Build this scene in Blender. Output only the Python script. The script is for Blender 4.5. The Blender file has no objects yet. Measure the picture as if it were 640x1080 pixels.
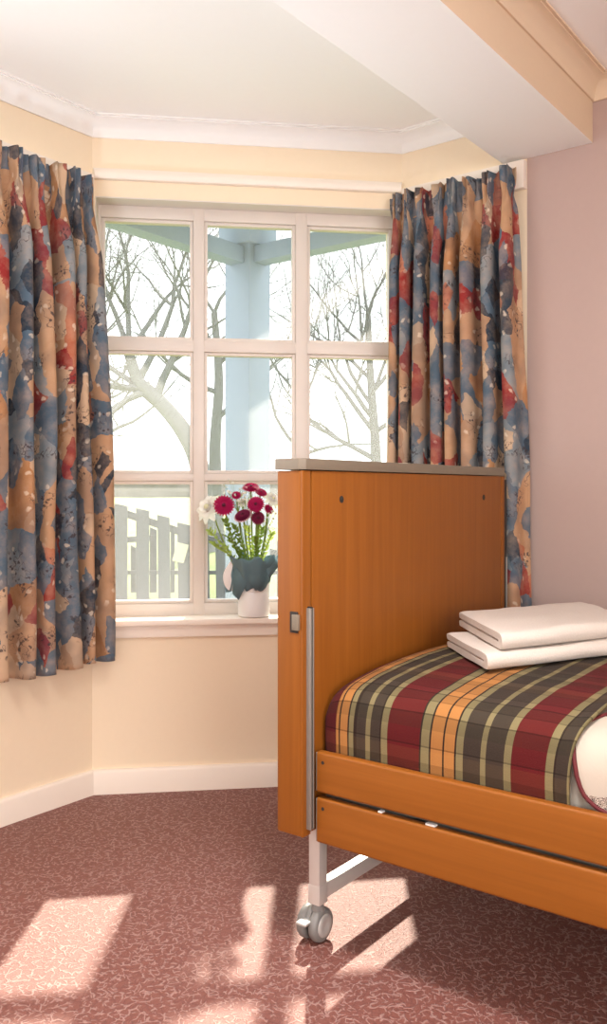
import bpy, bmesh, math, random
from mathutils import Vector, Matrix, noise as mnoise

scene = bpy.context.scene
col = scene.collection
PI = math.pi
R2 = math.sqrt(0.5)

# ------------------------------------------------------------------ materials
class NT:
    def __init__(s, name):
        s.m = bpy.data.materials.new(name); s.m.use_nodes = True
        s.t = s.m.node_tree; s.t.nodes.clear()
        s.out = s.t.nodes.new('ShaderNodeOutputMaterial')
    def n(s, typ, ins=None, **props):
        nd = s.t.nodes.new(typ)
        for k, v in props.items(): setattr(nd, k, v)
        for k, v in (ins or {}).items():
            if hasattr(v, 'is_output') and v.is_output: s.t.links.new(v, nd.inputs[k])
            else: nd.inputs[k].default_value = v
        return nd
    def math(s, op, a, b=0.0, c=None):
        ins = {0: a, 1: b}
        if c is not None: ins[2] = c
        return s.n('ShaderNodeMath', ins, operation=op).outputs[0]
    def mix(s, f, a, b, bt='MIX'):
        nd = s.n('ShaderNodeMix', None, data_type='RGBA', blend_type=bt)
        for k, v in ((0, f), (6, a), (7, b)):
            if hasattr(v, 'is_output'): s.t.links.new(v, nd.inputs[k])
            elif k == 0: nd.inputs[k].default_value = v
            else: nd.inputs[k].default_value = (*v[:3], 1)
        return nd.outputs[2]
    def ramp(s, f, stops, interp='LINEAR'):
        nd = s.n('ShaderNodeValToRGB', {0: f}); cr = nd.color_ramp; cr.interpolation = interp
        while len(cr.elements) < len(stops): cr.elements.new(1.0)
        for i, (p, c) in enumerate(stops):
            cr.elements[i].position = p
        for i, (p, c) in enumerate(stops):
            cr.elements[i].position = p
            cr.elements[i].color = (*c, 1) if isinstance(c, tuple) else (c, c, c, 1)
        return nd.outputs[0]
    def coords(s, kind='Object', scale=(1, 1, 1)):
        tc = s.n('ShaderNodeTexCoord')
        return s.n('ShaderNodeMapping', {0: tc.outputs[kind], 3: scale}).outputs[0]
    def noise(s, vec, scale, detail=3, rough=.5, dist=0.0):
        return s.n('ShaderNodeTexNoise', {'Vector': vec, 'Scale': scale, 'Detail': detail, 'Roughness': rough, 'Distortion': dist})
    def bump(s, h, strength=.3, dist=.002):
        return s.n('ShaderNodeBump', {'Height': h, 'Strength': strength, 'Distance': dist}).outputs[0]
    def bsdf(s, color, rough=.6, metal=0.0, normal=None, **kw):
        ins = {'Base Color': color if hasattr(color, 'is_output') else (*color, 1), 'Roughness': rough, 'Metallic': metal}
        if normal is not None: ins['Normal'] = normal
        ins.update(kw)
        return s.n('ShaderNodeBsdfPrincipled', ins).outputs[0]
    def done(s, sh):
        s.t.links.new(sh, s.out.inputs[0]); return s.m

def plain(name, c, rough=.6, metal=0.0, var=.0, vscale=20, bump=0.0, **kw):
    t = NT(name); v = t.coords('Object')
    nz = t.noise(v, vscale, 4)
    colr = t.mix(nz.outputs[0], tuple(x * (1 - var) for x in c), tuple(min(1, x * (1 + var)) for x in c)) if var else c
    nrm = t.bump(nz.outputs[0], bump) if bump else None
    return t.done(t.bsdf(colr, rough, metal, nrm, **kw))

def wood(name, along):
    t = NT(name)
    sc = [26, 26, 26]; sc[along] = 1.1
    v = t.coords('Object', tuple(sc))
    a = t.noise(v, 1.6, 5, .6, .6)
    sc2 = [140, 140, 140]; sc2[along] = 3.0
    b = t.noise(t.coords('Object', tuple(sc2)), 1.0, 3)
    sc3 = [4, 4, 4]; sc3[along] = .5
    c = t.noise(t.coords('Object', tuple(sc3)), 1.0, 2)
    c1 = t.ramp(a.outputs[0], [(.25, (.215, .062, .0062)), (.5, (.255, .078, .0082)), (.75, (.30, .096, .0125))])
    c2 = t.mix(t.math('MULTIPLY', b.outputs[0], .35), c1, (.15, .044, .005))
    c3 = t.mix(t.math('MULTIPLY', c.outputs[0], .3), c2, (.28, .10, .016))
    return t.done(t.bsdf(c3, .45, 0, t.bump(b.outputs[0], .05, .0006), **{'Specular IOR Level': .3}))

def carpet_mat():
    t = NT('carpet')
    v = t.coords('Object')
    w = t.noise(v, 26, 2)
    vv = t.n('ShaderNodeMix', {0: .030, 4: v, 5: w.outputs[1]}, data_type='VECTOR').outputs[1]
    lines = None
    for sc, off in ((60, 0.0), (52, 3.7)):
        m = t.n('ShaderNodeMapping', {0: vv, 1: (off, off * .6, 0), 2: (0, 0, off)}).outputs[0]
        vo = t.n('ShaderNodeTexVoronoi', {'Vector': m, 'Scale': sc, 'Randomness': 1.0}, feature='DISTANCE_TO_EDGE', voronoi_dimensions='2D')
        ln = t.ramp(vo.outputs[0], [(0.0, 1.0), (.06, .85), (.13, 0.0)])
        brk = t.ramp(t.noise(m, 62, 1).outputs[0], [(.49, 0.0), (.56, 1.0)])
        l = t.math('MULTIPLY', ln, brk)
        lines = l if lines is None else t.math('MAXIMUM', lines, l)
    # dark squiggles between the light ones
    vo = t.n('ShaderNodeTexVoronoi', {'Vector': t.n('ShaderNodeMapping', {0: vv, 1: (9.1, 4.3, 0), 2: (0, 0, 1.1)}).outputs[0], 'Scale': 48}, feature='DISTANCE_TO_EDGE', voronoi_dimensions='2D')
    dk = t.ramp(vo.outputs[0], [(0.0, 1.0), (.06, .6), (.13, 0.0)])
    fine = t.noise(v, 420, 2)
    soft = t.noise(v, 2.2, 3)
    base = t.mix(fine.outputs[0], (.150, .043, .031), (.270, .102, .082))
    base = t.mix(t.math('MULTIPLY', dk, .55), base, (.125, .042, .036))
    base = t.mix(t.math('MULTIPLY', lines, .52), base, (.56, .38, .345))
    base = t.mix(t.math('MULTIPLY', soft.outputs[0], .25), base, (.23, .08, .066))
    h = t.math('ADD', fine.outputs[0], t.math('MULTIPLY', lines, .8))
    return t.done(t.bsdf(base, .52, 0, t.bump(h, .6, .003), **{'Specular IOR Level': .45}))

def curtain_mat():
    t = NT('floral_cloth')
    uv = t.coords('UV')
    w = t.noise(uv, 7, 4, .6)
    uvw = t.n('ShaderNodeMix', {0: .07, 4: uv, 5: w.outputs[1]}, data_type='VECTOR').outputs[1]
    w2 = t.noise(uv, 26, 3, .6)
    uvx = t.n('ShaderNodeMix', {0: .022, 4: uvw, 5: w2.outputs[1]}, data_type='VECTOR').outputs[1]
    def cells(scale, off):
        m = t.n('ShaderNodeMapping', {0: uvx, 1: off, 3: scale}).outputs[0]
        vo = t.n('ShaderNodeTexVoronoi', {'Vector': m, 'Scale': 1.0, 'Randomness': 1.0}, voronoi_dimensions='2D')
        return t.n('ShaderNodeSeparateColor', {0: vo.outputs[1]}), vo
    TAN = (.50, .29, .165); CRM = (.60, .42, .28); BLU = (.10, .15, .205); SLT = (.028, .043, .064)
    RED = (.30, .028, .026); TER = (.47, .15, .08); GRB = (.215, .255, .285); OCH = (.44, .21, .09)
    a, va = cells((9.0, 7.0, 1), (0, 0, 0))
    c1 = t.ramp(a.outputs[0], [(0, TAN), (.15, BLU), (.33, CRM), (.42, RED), (.52, TAN), (.62, SLT), (.75, GRB), (.86, OCH), (.92, BLU)], 'CONSTANT')
    b, vb = cells((18, 12, 1), (3.3, 7.7, 0))
    c2 = t.ramp(b.outputs[0], [(0, CRM), (.16, BLU), (.38, TER), (.46, TAN), (.60, SLT), (.76, RED), (.86, BLU)], 'CONSTANT')
    pick = t.ramp(b.outputs[1], [(0, 0.0), (.54, 1.0)], 'CONSTANT')
    c = t.mix(t.math('MULTIPLY', pick, .9), c1, c2)
    # watery tone inside every blot
    tone = t.noise(uv, 16, 5, .65)
    c = t.mix(t.math('MULTIPLY', t.ramp(tone.outputs[0], [(.42, 0.0), (.72, 1.0)]), .38), c, (.60, .41, .29))
    c = t.mix(t.math('MULTIPLY', t.ramp(t.noise(uv, 8, 2).outputs[0], [(.40, .55), (.55, 0.0)]), 1.0), c, t.mix(.55, c, (.06, .08, .11)))
    # pen-drawn flowers: short contour lines and specks, cream highlights
    nl = t.noise(uvw, 40, 1)
    line = t.ramp(t.math('ABSOLUTE', t.math('SUBTRACT', nl.outputs[0], .5)), [(0, 1.0), (.010, 1.0), (.022, 0.0)])
    area = t.ramp(t.noise(uv, 9, 1).outputs[0], [(.55, 0.0), (.62, 1.0)])
    c = t.mix(t.math('MULTIPLY', t.math('MULTIPLY', line, area), .75), c, (.06, .045, .05))
    sp = t.n('ShaderNodeTexVoronoi', {'Vector': uvx, 'Scale': 38}, voronoi_dimensions='2D')
    c = t.mix(t.math('MULTIPLY', t.ramp(sp.outputs[0], [(.12, 1.0), (.2, 0.0)]), t.math('MULTIPLY', area, .85)), c, (.06, .045, .05))
    sq = t.n('ShaderNodeTexVoronoi', {'Vector': t.n('ShaderNodeMapping', {0: uvx, 1: (5, 2, 0)}).outputs[0], 'Scale': 20}, voronoi_dimensions='2D')
    sa = t.ramp(t.noise(uv, 6, 1).outputs[0], [(.48, 0.0), (.56, 1.0)])
    c = t.mix(t.math('MULTIPLY', t.ramp(sq.outputs[0], [(.10, .6), (.16, 0.0)]), sa), c, (.80, .68, .54))
    weave = t.noise(uv, 900, 1)
    pb = t.bsdf(c, .8, 0, t.bump(weave.outputs[0], .15, .0006), **{'Specular IOR Level': .2})
    tr = t.n('ShaderNodeBsdfTranslucent', {0: c}).outputs[0]
    return t.done(t.n('ShaderNodeMixShader', {0: .10, 1: pb, 2: tr}).outputs[0])

def plaid_mat():
    # uv.x = metres from the board end of the bed, uv.y = metres across the cloth
    t = NT('plaid_wool')
    tc = t.n('ShaderNodeTexCoord'); sep = t.n('ShaderNodeSeparateXYZ', {0: tc.outputs['UV']})
    u, v = sep.outputs[0], sep.outputs[1]
    MAR = (.098, .006, .009); DKM = (.085, .008, .012); ORA = (.40, .175, .052); KHA = (.205, .170, .085)
    DRK = (.040, .031, .024); LIN = (.022, .015, .012)
    st = [(0, DKM), (.032, ORA), (.040, LIN), (.044, ORA), (.066, LIN), (.070, KHA), (.082, LIN), (.086, DRK), (.112, KHA), (.122, DRK), (.148, LIN), (.151, KHA), (.166, MAR),
          (.244, LIN), (.247, KHA), (.266, LIN), (.270, ORA), (.297, LIN), (.301, ORA), (.326, LIN), (.330, KHA), (.346, DRK), (.383, KHA), (.398, DRK), (.434, LIN), (.437, KHA),
          (.452, MAR), (.520, KHA), (.538, LIN), (.541, DRK), (.566, KHA)]
    c = t.ramp(t.math('MULTIPLY', u, 1.0), st, 'CONSTANT')
    fr = t.math('FRACT', t.math('ADD', t.math('MULTIPLY', v, 1 / .27), .1))
    wf = t.ramp(fr, [(0, .40), (.012, 1.0), (.10, .55), (.112, .80), (.30, .45), (.312, .72), (.40, 1.0), (.52, .50), (.532, .84), (.66, .66), (.76, .42), (.772, 1.0), (.88, .58), (.892, .78)], 'CONSTANT')
    wc = t.ramp(fr, [(0, (.10, .05, .04)), (.30, (.34, .17, .06)), (.5, (.08, .02, .02)), (.66, (.14, .11, .06))], 'CONSTANT')
    c = t.mix(.06, c, wc)
    c = t.mix(1.0, c, wf, 'MULTIPLY')
    fz = t.noise(tc.outputs['UV'], 260, 4, .7)
    c = t.mix(t.math('MULTIPLY', fz.outputs[0], .35), c, t.mix(.5, c, (.08, .055, .04)))
    return t.done(t.bsdf(c, .95, 0, t.bump(fz.outputs[0], .5, .002), **{'Sheen Weight': .02, 'Specular IOR Level': .08}))

def duvet_mat():
    t = NT('printed_duvet')
    tc = t.n('ShaderNodeTexCoord'); sep = t.n('ShaderNodeSeparateXYZ', {0: tc.outputs['UV']})
    u, v = sep.outputs[0], sep.outputs[1]      # u: metres past the blanket edge, v: metres up from the hem
    edge = t.math('MINIMUM', .027, t.math('ADD', .006, t.math('MULTIPLY', t.math('SUBTRACT', u, .026), .6)))
    rim = t.math('SUBTRACT', t.math('ADD', edge, t.math('MULTIPLY', t.noise(tc.outputs['UV'], 30, 1).outputs[0], .004)), v)
    far = t.math('SUBTRACT', u, .024)
    m = t.math('GREATER_THAN', t.math('MINIMUM', rim, far), 0.0)
    wv = t.n('ShaderNodeTexWave', {'Vector': t.n('ShaderNodeMapping', {0: tc.outputs['UV'], 2: (0, 0, .5)}).outputs[0], 'Scale': 110, 'Distortion': 14.0, 'Detail': 4, 'Detail Scale': 2.5})
    pr = t.ramp(wv.outputs[1], [(.3, (.06, .04, .035)), (.55, (.18, .13, .11)), (.7, (.62, .52, .44))])
    fz = t.noise(tc.outputs['UV'], 180, 3)
    c = t.mix(m, (.47, .41, .345), pr)
    return t.done(t.bsdf(c, .9, 0, t.bump(fz.outputs[0], .25, .0015)))

def towel_mat():
    t = NT('terry')
    v = t.coords('Object')
    n1 = t.noise(v, 260, 3, .7)
    return t.done(t.bsdf(t.mix(n1.outputs[0], (.62, .55, .50), (.78, .715, .655)), .95, 0, t.bump(n1.outputs[0], .7, .003), **{'Sheen Weight': .15}))

def pane_mat():
    t = NT('window_glass')
    tr = t.n('ShaderNodeBsdfTransparent', {0: (.97, .985, .985, 1)}).outputs[0]
    nz = t.noise(t.coords('Object'), 3, 3)
    glare_veil = t.n('ShaderNodeBsdfTranslucent', {0: (.95, .97, 1, 1)}).outputs[0]  # window glare put into the glass as a milky veil
    f = t.math('ADD', .042, t.math('MULTIPLY', nz.outputs[0], .03))
    a = t.n('ShaderNodeMixShader', {0: f, 1: tr, 2: glare_veil}).outputs[0]
    return t.done(a)

def petal(name, c, var, tr=.4, vs=60):
    t = NT(name); nz = t.noise(t.coords('Object'), vs, 4)
    k = t.mix(nz.outputs[0], tuple(x * (1 - var) for x in c), tuple(min(1, x * (1 + var)) for x in c))
    a = t.bsdf(k, .6, **{'Specular IOR Level': .25}); b = t.n('ShaderNodeBsdfTranslucent', {0: k}).outputs[0]
    return t.done(t.n('ShaderNodeMixShader', {0: tr, 1: a, 2: b}).outputs[0])

def bark(name, c):
    return plain(name, c, .9, 0, .25, 12, .3)

M = {}
M['cream'] = plain('cream_paint', (.88, .745, .565), .7, 0, .015, 60, .04)
M['tan'] = plain('shaded_beam_paint', (.70, .555, .41), .7, 0, .015, 60, .04)  # shade on the beam's room side, put into its colour
M['shaded_trim'] = plain('shaded_cove_paint', (.74, .60, .455), .7, 0, .01, 60)  # warm shading of the room-side cove, mixed into its colour
M['white'] = plain('white_ceiling_paint', (.90, .895, .89), .75, 0, .01, 60, .03)
M['trim'] = plain('white_gloss_paint', (.88, .80, .715), .45, 0, .01, 30)
M['frame'] = plain('window_gloss_paint', (.70, .645, .60), .4, 0, .01, 30)
M['purple'] = plain('mauve_paint', (.455, .338, .308), .75, 0, .02, 50, .06)
M['carpet'] = carpet_mat()
M['curtain'] = curtain_mat()
M['wood_z'] = wood('beech_upright', 2)
M['wood_y'] = wood('beech_lengthwise', 1)
M['grey_cap'] = plain('grey_plastic', (.19, .155, .115), .5, 0, .04, 40)
M['steel'] = plain('satin_steel', (.27, .25, .225), .4, .35, .05, 60)
M['silver'] = plain('silver_paint', (.66, .63, .60), .38, .35, .03, 60)
M['dark'] = plain('dark_recess', (.025, .018, .014), .7)
M['caster'] = plain('grey_caster_plastic', (.20, .195, .19), .5, 0, .05, 60)
M['caster_disc'] = plain('pale_caster_disc', (.40, .385, .37), .5, 0, .05, 60)
M['plaid'] = plaid_mat()
M['duvet'] = duvet_mat()
M['sheet'] = plain('white_sheet', (.46, .41, .35), .9, 0, .02, 80, .1)
M['maroon'] = plain('maroon_piping', (.10, .006, .010), .7, 0, .1, 200)
M['towel'] = towel_mat()
M['glass'] = pane_mat()
M['porcelain'] = plain('frosted_white', (.86, .86, .86), .35, 0, .01, 40, **{'Subsurface Weight': .0})
M['grey_tab'] = plain('grey_tab', (.5, .5, .5), .5)
M['teal'] = petal('teal_paper', (.22, .34, .39), .2, .45, 14)
M['ribbon'] = plain('white_ribbon', (.9, .88, .87), .5)
M['crimson'] = petal('crimson_petal', (.46, .008, .10), .3, .3, 160)
M['plum'] = petal('plum_petal', (.22, .014, .065), .4, .3, 160)
M['petal_rim'] = petal('pale_petal_edge', (.80, .50, .58), .1)
M['white_petal'] = petal('white_petal', (.95, .945, .93), .02, .5)
M['flower_eye'] = plain('flower_eye', (.10, .004, .03), .8)
M['yellow_eye'] = plain('pale_green_eye', (.72, .72, .48), .8)
M['leaf'] = petal('leaf_green', (.17, .27, .045), .35, .35, 40)
M['leaf_pale'] = petal('pale_leaf_green', (.36, .47, .11), .25, .4, 40)
M['stem'] = petal('stem_green', (.24, .33, .08), .3, .15, 30)
M['post'] = plain('blue_grey_paint', (.23, .285, .365), .7, 0, .06, 8)
M['picket'] = plain('weathered_board', (.05, .052, .06), .9, 0, .3, 18, .3)
M['board_panel'] = plain('cream_board', (.42, .39, .27), .7)
M['bark_a'] = bark('grey_bark', (.165, .16, .15))
M['bark_b'] = bark('dark_bark', (.12, .115, .11))
M['hedge'] = plain('winter_hedge', (.17, .15, .13), .9, 0, .35, 1.5, .8)
M['grass'] = plain('lawn', (.165, .20, .055), .95, 0, .25, 3.0, .4)
M['soil'] = plain('outside_wall', (.7, .6, .5), .9)

# ------------------------------------------------------------------ mesh helpers
class MB:
    def __init__(s): s.v = []; s.f = []; s.uv = []; s.mi = []; s.cur = 0
    def add(s, vs, fs, uvs=None):
        o = len(s.v); s.v += [Vector(p) for p in vs]
        for k, f in enumerate(fs):
            s.f.append([i + o for i in f]); s.mi.append(s.cur)
            s.uv.append([uvs[i] for i in f] if uvs else None)
        return s
    def bm(s, bm):
        bm.verts.ensure_lookup_table(); bm.verts.index_update()
        return s.add([v.co.copy() for v in bm.verts], [[v.index for v in f.verts] for f in bm.faces])
    def box(s, lo, hi, bev=0.0, mat=None, seg=2):
        b = bmesh.new(); bmesh.ops.create_cube(b, size=1)
        for v in b.verts: v.co = Vector((lo[i] + (v.co[i] + .5) * (hi[i] - lo[i]) for i in range(3)))
        if bev: bmesh.ops.bevel(b, geom=b.edges[:] , offset=bev, segments=seg, affect='EDGES', profile=.6)
        if mat: bmesh.ops.transform(b, matrix=mat, verts=b.verts)
        s.bm(b); b.free(); return s
    def prism(s, poly, z0, z1, bev=0.0):
        n = len(poly)
        a = sum(poly[i][0] * poly[(i + 1) % n][1] - poly[(i + 1) % n][0] * poly[i][1] for i in range(n))
        if a < 0: poly = poly[::-1]
        vs = [(x, y, z0) for x, y in poly] + [(x, y, z1) for x, y in poly]
        fs = [list(range(n))[::-1], list(range(n, 2 * n))] + [[i, (i + 1) % n, n + (i + 1) % n, n + i] for i in range(n)]
        if bev:
            b = bmesh.new(); bv = [b.verts.new(v) for v in vs]
            for f in fs: b.faces.new([bv[i] for i in f])
            bmesh.ops.bevel(b, geom=b.edges[:], offset=bev, segments=2, affect='EDGES', profile=.6)
            s.bm(b); b.free(); return s
        return s.add(vs, fs)
    def tube(s, path, rad, n=8, cap=True):
        path = [Vector(p) for p in path]; m = len(path)
        if not isinstance(rad, (list, tuple)): rad = [rad] * m
        vs = []; ref = None
        for i, p in enumerate(path):
            d = (path[min(i + 1, m - 1)] - path[max(i - 1, 0)]).normalized()
            if ref is None:
                ref = Vector((0, 0, 1)) if abs(d.z) < .9 else Vector((1, 0, 0))
            a = d.cross(ref).normalized(); b = d.cross(a).normalized(); ref = b.cross(d) * -1 if False else ref
            for k in range(n):
                t = 2 * PI * k / n
                vs.append(p + (a * math.cos(t) + b * math.sin(t)) * rad[i])
        fs = [[i * n + k, i * n + (k + 1) % n, (i + 1) * n + (k + 1) % n, (i + 1) * n + k] for i in range(m - 1) for k in range(n)]
        if cap: fs += [list(range(n))[::-1], [(m - 1) * n + k for k in range(n)]]
        return s.add(vs, fs)
    def lathe(s, prof, c=(0, 0, 0), n=32, axis=None, closed=False):
        """prof: (radius, height) pairs about an axis through c"""
        rot = Vector((0, 0, 1)).rotation_difference(Vector(axis)).to_matrix() if axis else Matrix.Identity(3)
        vs = []
        for r, h in prof:
            for k in range(n):
                t = 2 * PI * k / n
                vs.append(Vector(c) + rot @ Vector((r * math.cos(t), r * math.sin(t), h)))
        m = len(prof)
        fs = [[i * n + k, i * n + (k + 1) % n, (i + 1) * n + (k + 1) % n, (i + 1) * n + k] for i in range(m - 1) for k in range(n)]
        return s.add(vs, fs)
    def grid(s, fn, nu, nv, uvfn=None):
        vs = [fn(i / nu, j / nv) for i in range(nu + 1) for j in range(nv + 1)]
        uvs = [uvfn(i / nu, j / nv) for i in range(nu + 1) for j in range(nv + 1)] if uvfn else None
        w = nv + 1
        fs = [[i * w + j, (i + 1) * w + j, (i + 1) * w + j + 1, i * w + j + 1] for i in range(nu) for j in range(nv)]
        return s.add(vs, fs, uvs)
    def build(s, name, mat, parent=None, smooth=40, loc=None, recalc=True):
        org = Vector(loc) if loc is not None else (origin(parent) if parent else Vector((0, 0, 0)))
        me = bpy.data.meshes.new(name)
        me.from_pydata([tuple(v - org) for v in s.v], [], s.f)
        mats = mat if isinstance(mat, list) else [mat]
        for m in mats: me.materials.append(m)
        if len(mats) > 1: me.polygons.foreach_set('material_index', s.mi)
        if any(u is not None for u in s.uv):
            lay = me.uv_layers.new(name='UVMap'); k = 0
            for f, u in zip(s.f, s.uv):
                for i in range(len(f)):
                    if u: lay.data[k].uv = u[i]
                    k += 1
        if recalc:
            b = bmesh.new(); b.from_mesh(me); bmesh.ops.recalc_face_normals(b, faces=b.faces); b.to_mesh(me); b.free()
        me.update()
        if smooth:
            me.shade_smooth(); me.set_sharp_from_angle(angle=math.radians(smooth))
        o = bpy.data.objects.new(name, me); col.objects.link(o)
        if parent: o.parent = parent
        elif loc is not None: o.location = org
        return o

def origin(o):
    p = Vector((0, 0, 0))
    while o: p += o.location; o = o.parent
    return p

def tag(o, label=None, cat=None, group=None, kind=None):
    if label: o['label'] = label
    if cat: o['category'] = cat
    if group: o['group'] = group
    if kind: o['kind'] = kind
    return o

def thing(name, loc, label, cat, group=None):
    o = bpy.data.objects.new(name, None); o.empty_display_size = .05; col.objects.link(o); o.location = loc
    return tag(o, label, cat, group)

def struct(mb, name, mat, parent=None, **k):
    o = mb.build(name, mat, parent, **k)
    if not parent: o['kind'] = 'structure'
    return o

def sstep(a, b, x):
    t = max(0, min(1, (x - a) / (b - a))); return t * t * (3 - 2 * t)

def lerp_table(tab, x):
    if x <= tab[0][0]: return tab[0][1]
    for (a, p), (b, q) in zip(tab, tab[1:]):
        if x <= b: return p + (q - p) * (x - a) / (b - a)
    return tab[-1][1]

def smooth_path(pts, n=6):
    pts = [Vector(p) for p in pts]; out = []
    for i in range(len(pts) - 1):
        p0 = pts[max(i - 1, 0)]; p1 = pts[i]; p2 = pts[i + 1]; p3 = pts[min(i + 2, len(pts) - 1)]
        for k in range(n):
            t = k / n
            out.append(.5 * ((2 * p1) + (p2 - p0) * t + (2 * p0 - 5 * p1 + 4 * p2 - p3) * t * t + (3 * p1 - p0 - 3 * p2 + p3) * t ** 3))
    out.append(pts[-1]); return out

# ------------------------------------------------------------------ room layout
# x runs across the room to the mauve wall, y runs along the bed towards the window bay
XR, YL, KF = 2.727, 2.405, 4.353
XB, YB = -2.3, -3.0
ZC = 2.3387
A = Vector((KF - YL, YL)); B = Vector((XR, KF - XR))
FW = (B - A).length                         # width of the window wall
TH = .22; TN = TH * math.tan(PI / 8)
A2 = Vector((A.x + TN, A.y + TH)); B2 = Vector((B.x + TH, B.y + TN))
def fp(s, off=0.0):                         # s metres along the window wall, off metres outwards
    return (A.x + (s + off) * R2, A.y + (off - s) * R2)
def f3(s, off, z): x, y = fp(s, off); return Vector((x, y, z))
MF = Matrix(((R2, R2, 0, A.x), (-R2, R2, 0, A.y), (0, 0, 1, 0), (0, 0, 0, 1)))   # (s, off, z) -> world

S0, S1, ZS, ZH = .010, FW - .010, .60, 2.072
YSPLIT = 1.150

struct(MB().prism([(XB, YB), (XR, YB), B[:], A[:], (XB, YL)], -.05, 0.0), 'floor', M['carpet'], smooth=0)
struct(MB().prism([(XB - TH, YB - TH), (XR + TH, YB - TH), B2[:], A2[:], (XB - TH, YL + TH)], ZC, ZC + .15), 'ceiling', M['white'], smooth=0)
wl = MB(); LW0, LW1, LZ0, LZ1 = -1.1, 1.05, .60, 2.06
wl.prism([(LW1, YL), A[:], A2[:], (LW1, YL + TH)], -.2, ZC); wl.box((XB, YL, -.2), (LW0, YL + TH, ZC))
wl.box((LW0, YL, -.2), (LW1, YL + TH, LZ0)); wl.box((LW0, YL, LZ1), (LW1, YL + TH, ZC))
struct(wl, 'wall_left', M['cream'], smooth=0)
struct(MB().prism([(XB - TH, YB - TH), (3.34, YB - TH), (3.34, 2.94), (XB - TH, 2.94)], 2.492, 2.60), 'roof', M['post'], smooth=0)
wf = MB()
wf.prism([A[:], B[:], B2[:], A2[:]], -.2, ZS); wf.prism([A[:], B[:], B2[:], A2[:]], ZH, ZC)
wf.prism([A[:], fp(S0), fp(S0, TH), A2[:]], ZS, ZH); wf.prism([fp(S1), B[:], B2[:], fp(S1, TH)], ZS, ZH)
struct(wf, 'wall_front', M['cream'], smooth=0)
struct(MB().prism([B[:], (XR, YSPLIT), (XR + TH, YSPLIT), B2[:]], -.2, ZC), 'wall_bay', M['cream'], smooth=0)
struct(MB().prism([(XR, YSPLIT), (XR, YB), (XR + TH, YB), (XR + TH, YSPLIT)], -.2, ZC), 'wall_right', M['purple'], smooth=0)
struct(MB().box((XB, YB - TH, -.2), (XR + TH, YB, ZC)), 'wall_near', M['cream'], smooth=0)
wb = MB(); WY0, WY1, WZ0, WZ1 = -2.2, 1.2, .7, 2.15
wb.box((XB - TH, YB, -.2), (XB, WY0, ZC)); wb.box((XB - TH, WY1, -.2), (XB, YL + TH, ZC))
wb.box((XB - TH, WY0, -.2), (XB, WY1, WZ0)); wb.box((XB - TH, WY0, WZ1), (XB, WY1, ZC))
struct(wb, 'wall_back', M['cream'], smooth=0)

# beam crossing the ceiling in front of the bay
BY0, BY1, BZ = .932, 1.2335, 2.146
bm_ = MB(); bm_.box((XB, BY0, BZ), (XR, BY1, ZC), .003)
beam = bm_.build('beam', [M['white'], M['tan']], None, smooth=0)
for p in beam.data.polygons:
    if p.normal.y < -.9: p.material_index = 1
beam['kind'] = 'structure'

def sweep(path, prof, inward):
    """profile (d inward, z) swept along plan points; inward gives the mitred inward vectors"""
    mb = MB(); n = len(prof)
    vs = [(p[0] + i[0] * d, p[1] + i[1] * d, z) for p, i in zip(path, inward) for d, z in prof]
    fs = [[k * n + j, (k + 1) * n + j, (k + 1) * n + (j + 1) % n, k * n + (j + 1) % n] for k in range(len(path) - 1) for j in range(n)]
    fs += [list(range(n)), [(len(path) - 1) * n + j for j in range(n)][::-1]]
    return mb.add(vs, fs)
TQ = math.tan(PI / 8)
inA = (-TQ, -1); inB = (-1, -TQ)
CP, CZ0 = .058, 2.2735
cprof = [(0, CZ0), (.006, CZ0), (.007, CZ0 + .006)]
for k in range(9):
    a = PI / 2 * k / 8
    cprof.append((.007 + .043 * (1 - math.cos(a)), CZ0 + .008 + .047 * math.sin(a)))
cprof += [(.050, ZC - .006), (CP, ZC - .006), (CP, ZC), (0, ZC)]
struct(sweep([(XB, YL), A, B, (XR, BY1)], cprof, [(0, -1), inA, inB, (-1, 0)]), 'trim_1', M['white'])
struct(sweep([(XB, BY0), (XR, BY0), (XR, YB)], cprof, [(0, -1), (-1, -1), (-1, 0)]), 'trim_2', M['shaded_trim'])
sk = [(0, 0), (.015, 0), (.015, .074), (.012, .082), (.007, .085), (0, .085)]
struct(sweep([(XB, YL), A], sk, [(0, -1), inA]), 'baseboard_left', M['trim'])
struct(sweep([A, B], sk, [inA, inB]), 'baseboard_front', M['trim'])
struct(sweep([B, (XR, YB)], sk, [inB, (-1, 0)]), 'baseboard_right', M['trim'])
# picture-rail batten above the window and the curtain boards beside it
bt = [(0, 2.128), (.020, 2.128), (.024, 2.133), (.024, 2.150), (.012, 2.166), (0, 2.168)]
struct(sweep([A, B], bt, [inA, inB]), 'trim_3', M['trim'])
struct(MB().box((XB, YL - .026, 2.045), (A.x - .012, YL, 2.138), .003), 'trim_4', M['trim'])
struct(MB().box((XR - .028, 1.150, 2.045), (XR, B.y - .012, 2.138), .003), 'trim_5', M['trim'])

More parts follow.
